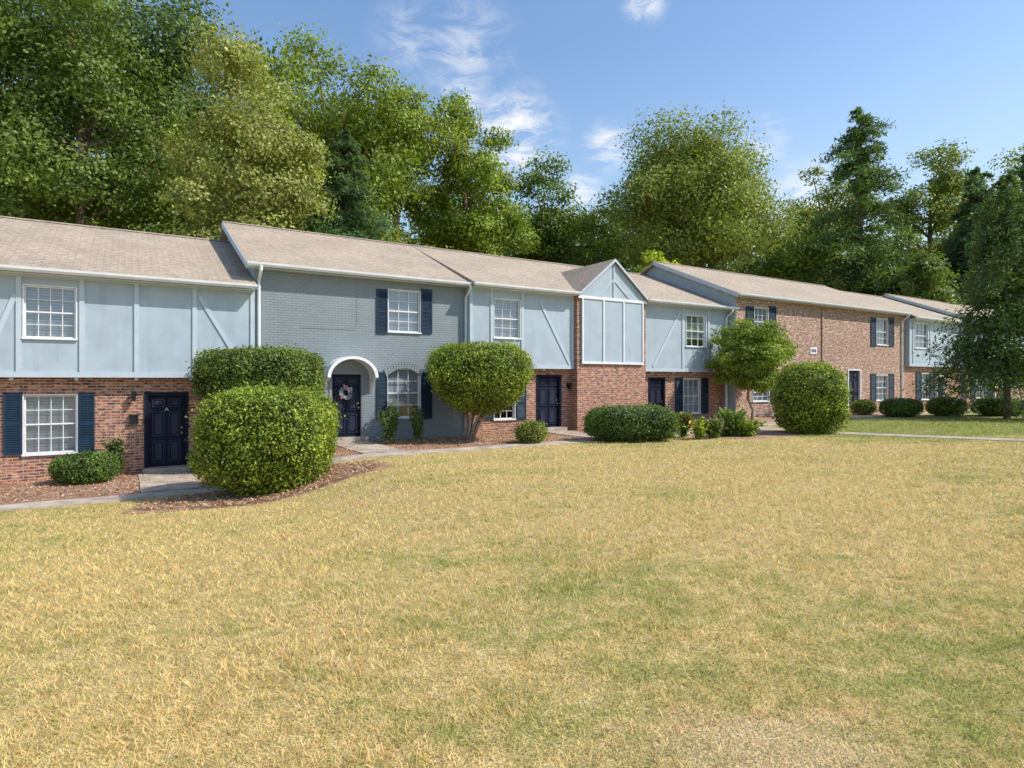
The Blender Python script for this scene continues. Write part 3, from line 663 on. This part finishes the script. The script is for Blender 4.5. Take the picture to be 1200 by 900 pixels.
pine('dark pine standing in front of the left tree group above the grey house',405,36,150,330,145,24000,.19,130,1,col='pine')
pine('tallest pine above the tan brick row',1008,56,128,370,150,34000,.22,130,2,pw=.5,col='spruce')
pine('dark pine behind the far roofs near the right edge',1145,60,190,370,110,24000,.25,100,3,pw=.55)
pine('dark pine at the right edge behind the far roofs',1200,58,172,370,110,24000,.25,100,4,pw=.55)
pine('drooping spruce standing in front of the far houses at right',1180,27.5,205,438,170,44000,.105,150,5,droop=.55,name='spruce_tree',col='spruce',pw=.6,asp=.33,cz=.045,lat=.10)
x,y,z=hit(874,494)
tree('small leafy tree in front of the blue house right of the gabled bay',880,y,366,482,92,'bright',n=56000,leaf=.055,k=54,seed=50,group='small trees along the fronts',sub=.18,trunkc='barkl')
n=90000; px=RNG.uniform(-350,1550,n); Yd=RNG.uniform(76,95,n); Xd=(px-600)/F*Yd
top=16+5*snoise(np.stack([Xd,Yd*0,Yd*0],1),.15,5)+4*snoise(np.stack([Xd,Yd,Yd*0],1),.5,6); P=np.stack([Xd,Yd,.8+RNG.random(n)**.7*np.maximum(top,3)*1.3],1)
w=leaves('woodland',P,norm(RNG.normal(size=(n,3))+np.array([0,-.5,.7])),.5*RNG.uniform(.5,1.3,n),np.array(GREENS['mid'])*RNG.uniform(.5,1.5,(n,1)),M['leaf']); tag(w,'distant dark woodland filling behind the row',None,None,'stuff'); w['category']='woodland'
# ---------------------------------------------------------------- grass + litter
def inbed(u,v):
    m=(v<4.1)&(v>-.5)
    m|=(np.abs(u-21.0)<.40)&(v>0)
    for a,b,c,d in DISCS: m|=((u-a)/(c*1.0))**2+((v-b)/(d*1.0))**2<1
    return m
N=600000
Yb=np.exp(RNG.uniform(math.log(1.6),math.log(27),N)); rb=RNG.uniform(-1.08,1.08,N); Xb=rb*Yb
ub,Db=Xb*CT+Yb*ST,-Xb*ST+Yb*CT; vb=D0-Db; ok=(~inbed(ub,vb))&(vb>-.4)
bp_=((Xb-1.12)*.7)**2+((Yb-2.62)*1.3)**2<.3**2
ok&=~(bp_&(RNG.random(N)<.4)); Xb,Yb,ub,Db=Xb[ok],Yb[ok],ub[ok],Db[ok]; n=len(Xb)
lp=1+.35*snoise(np.stack([Xb,Yb,Yb*0],1),4.5,31)+.25*snoise(np.stack([Xb,Yb,Yb*0],1),14,32)
sc=(np.maximum(Yb,2)/3)**.36; hgt=.026*sc*RNG.uniform(.35,1.5,n)*np.clip(lp,.4,1.6); wd=.0024*sc**2.0*RNG.uniform(.7,1.4,n); an=RNG.uniform(0,6.28,n); la=RNG.uniform(0,6.28,n); ln=RNG.uniform(.3,1.8,n)*hgt
Zb=gfun(ub,Db)-.004
p0=np.stack([Xb-np.cos(an)*wd,Yb-np.sin(an)*wd,Zb],1); p1=np.stack([Xb+np.cos(an)*wd,Yb+np.sin(an)*wd,Zb],1); p2=np.stack([Xb+np.cos(la)*ln,Yb+np.sin(la)*ln,Zb+hgt],1)
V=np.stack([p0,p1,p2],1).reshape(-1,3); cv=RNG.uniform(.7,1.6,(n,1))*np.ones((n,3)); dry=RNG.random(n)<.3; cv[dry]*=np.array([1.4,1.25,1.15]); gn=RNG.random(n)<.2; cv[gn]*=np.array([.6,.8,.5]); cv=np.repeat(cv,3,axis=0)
cv[0::3]*=.55; cv[1::3]*=.55  # blade bases coloured darker, painting in the shade low between the blades
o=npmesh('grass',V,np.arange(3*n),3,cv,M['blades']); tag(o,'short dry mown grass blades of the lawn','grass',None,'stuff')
n=26000
uu=RNG.uniform(-8,20,n); vv=RNG.uniform(.05,3.3,n); k=n//4; a_=RNG.uniform(0,6.28,k); r_=np.sqrt(RNG.random(k)); uu[:k]=DISCS[0][0]+DISCS[0][2]*r_*np.cos(a_)*.98; vv[:k]=DISCS[0][1]+DISCS[0][3]*r_*np.sin(a_)*.98
DD=D0-vv; P=np.stack([uu*CT-DD*ST,uu*ST+DD*CT,gfun(uu,DD)+.045+.02*(np.arange(n)<k)],1)
cc=np.array([(.42,.20,.12),(.55,.37,.23),(.22,.11,.07),(.62,.48,.33)])[RNG.integers(0,4,n)]*RNG.uniform(.7,1.2,(n,1))
o=leaves('leaf_litter',P,norm(RNG.normal(size=(n,3))*.5+np.array([0,0,1])),.04*RNG.uniform(.5,1.2,n),cc,M['flower'],asp=.35); tag(o,'scattered bark chips and dead leaves on the mulch beds','litter',None,'stuff')
# ---------------------------------------------------------------- camera, sun, sky
cam=bpy.data.cameras.new('camera'); cam.sensor_width=36; cam.lens=F/1200*36; cam.clip_end=5000; cam.clip_start=.05
cam.shift_y=-(450-HZ)/1200
co=bpy.data.objects.new('camera',cam); C.objects.link(co); co.location=(0,0,H); co.rotation_euler=(math.pi/2,0,0); bpy.context.scene.camera=co
az=math.radians(99); el=math.radians(46)
S=Vector((math.sin(az)*math.cos(el),math.cos(az)*math.cos(el),math.sin(el)))
sl=bpy.data.lights.new('sun','SUN'); sl.energy=5; sl.angle=math.radians(.5); sl.color=(1,.95,.87); so=bpy.data.objects.new('sun',sl); C.objects.link(so); so.rotation_euler=S.to_track_quat('Z','Y').to_euler(); so.location=(20,0,30)
w=bpy.data.worlds.new('World'); bpy.context.scene.world=w; w.use_nodes=True; nt=w.node_tree; bg=nt.nodes['Background']
def N(t,**k):
    n=nt.nodes.new(t)
    for a,b in k.items(): setattr(n,a,b)
    return n
L=nt.links.new
sk=N('ShaderNodeTexSky',sky_type='NISHITA'); sk.sun_disc=False; sk.sun_elevation=el; sk.sun_rotation=az; sk.air_density=1.3; sk.dust_density=.8; sk.ozone_density=1.5
tc=N('ShaderNodeTexCoord')
tot=None
def blob(px,py,rad,amt):
    global tot
    d=Vector(((px-600)/F,1,(HZ-py)/F)).normalized(); dp=N('ShaderNodeVectorMath',operation='DISTANCE'); L(tc.outputs['Generated'],dp.inputs[0]); dp.inputs[1].default_value=d
    mr=N('ShaderNodeMapRange'); mr.interpolation_type='SMOOTHSTEP'; L(dp.outputs['Value'],mr.inputs[0]); mr.inputs[1].default_value=rad; mr.inputs[2].default_value=0; mr.inputs[4].default_value=amt
    if tot is None: tot=mr.outputs[0]
    else: tot=mth(N,L,'MAXIMUM',tot,mr.outputs[0])
for q in ((545,62,.10,.55),(480,45,.07,.45),(600,162,.10,1.3),(545,120,.06,.9),(712,172,.05,1.1),(755,3,.04,1.0),(680,225,.05,.9),(895,165,.05,.6),(940,258,.11,1.2)): blob(*q)
mp=N('ShaderNodeMapping'); mp.inputs['Scale'].default_value=(1,1,2.6); mp.inputs['Rotation'].default_value=(0,.35,0); L(tc.outputs['Generated'],mp.inputs[0])
cn=N('ShaderNodeTexNoise'); cn.inputs['Scale'].default_value=15; cn.inputs['Detail'].default_value=10; cn.inputs['Roughness'].default_value=.68; cn.inputs['Distortion'].default_value=.5; L(mp.outputs[0],cn.inputs['Vector'])
cf=mth(N,L,'MULTIPLY',tot,ramp(N,L,cn.outputs[0],.38,.66),clamp=True)
base=mixc(N,L,1.0,sk.outputs[0],(1.06,1.17,1.30),'MULTIPLY')
sx=N('ShaderNodeSeparateXYZ'); L(tc.outputs['Generated'],sx.inputs[0])
hz=mth(N,L,'MULTIPLY',ramp(N,L,sx.outputs[2],.5,.12),mth(N,L,'ADD',.22,mth(N,L,'MULTIPLY',ramp(N,L,sx.outputs[0],-.1,.65),.33)))
base=mixc(N,L,hz,base,(4.8,5.8,6.7))
col=mixc(N,L,cf,base,(6.6,6.7,6.9))
L(col,bg.inputs[0]); bg.inputs[1].default_value=.15
sc_=bpy.context.scene; sc_.view_settings.view_transform='Standard'; sc_.view_settings.look='None'; sc_.view_settings.exposure=0
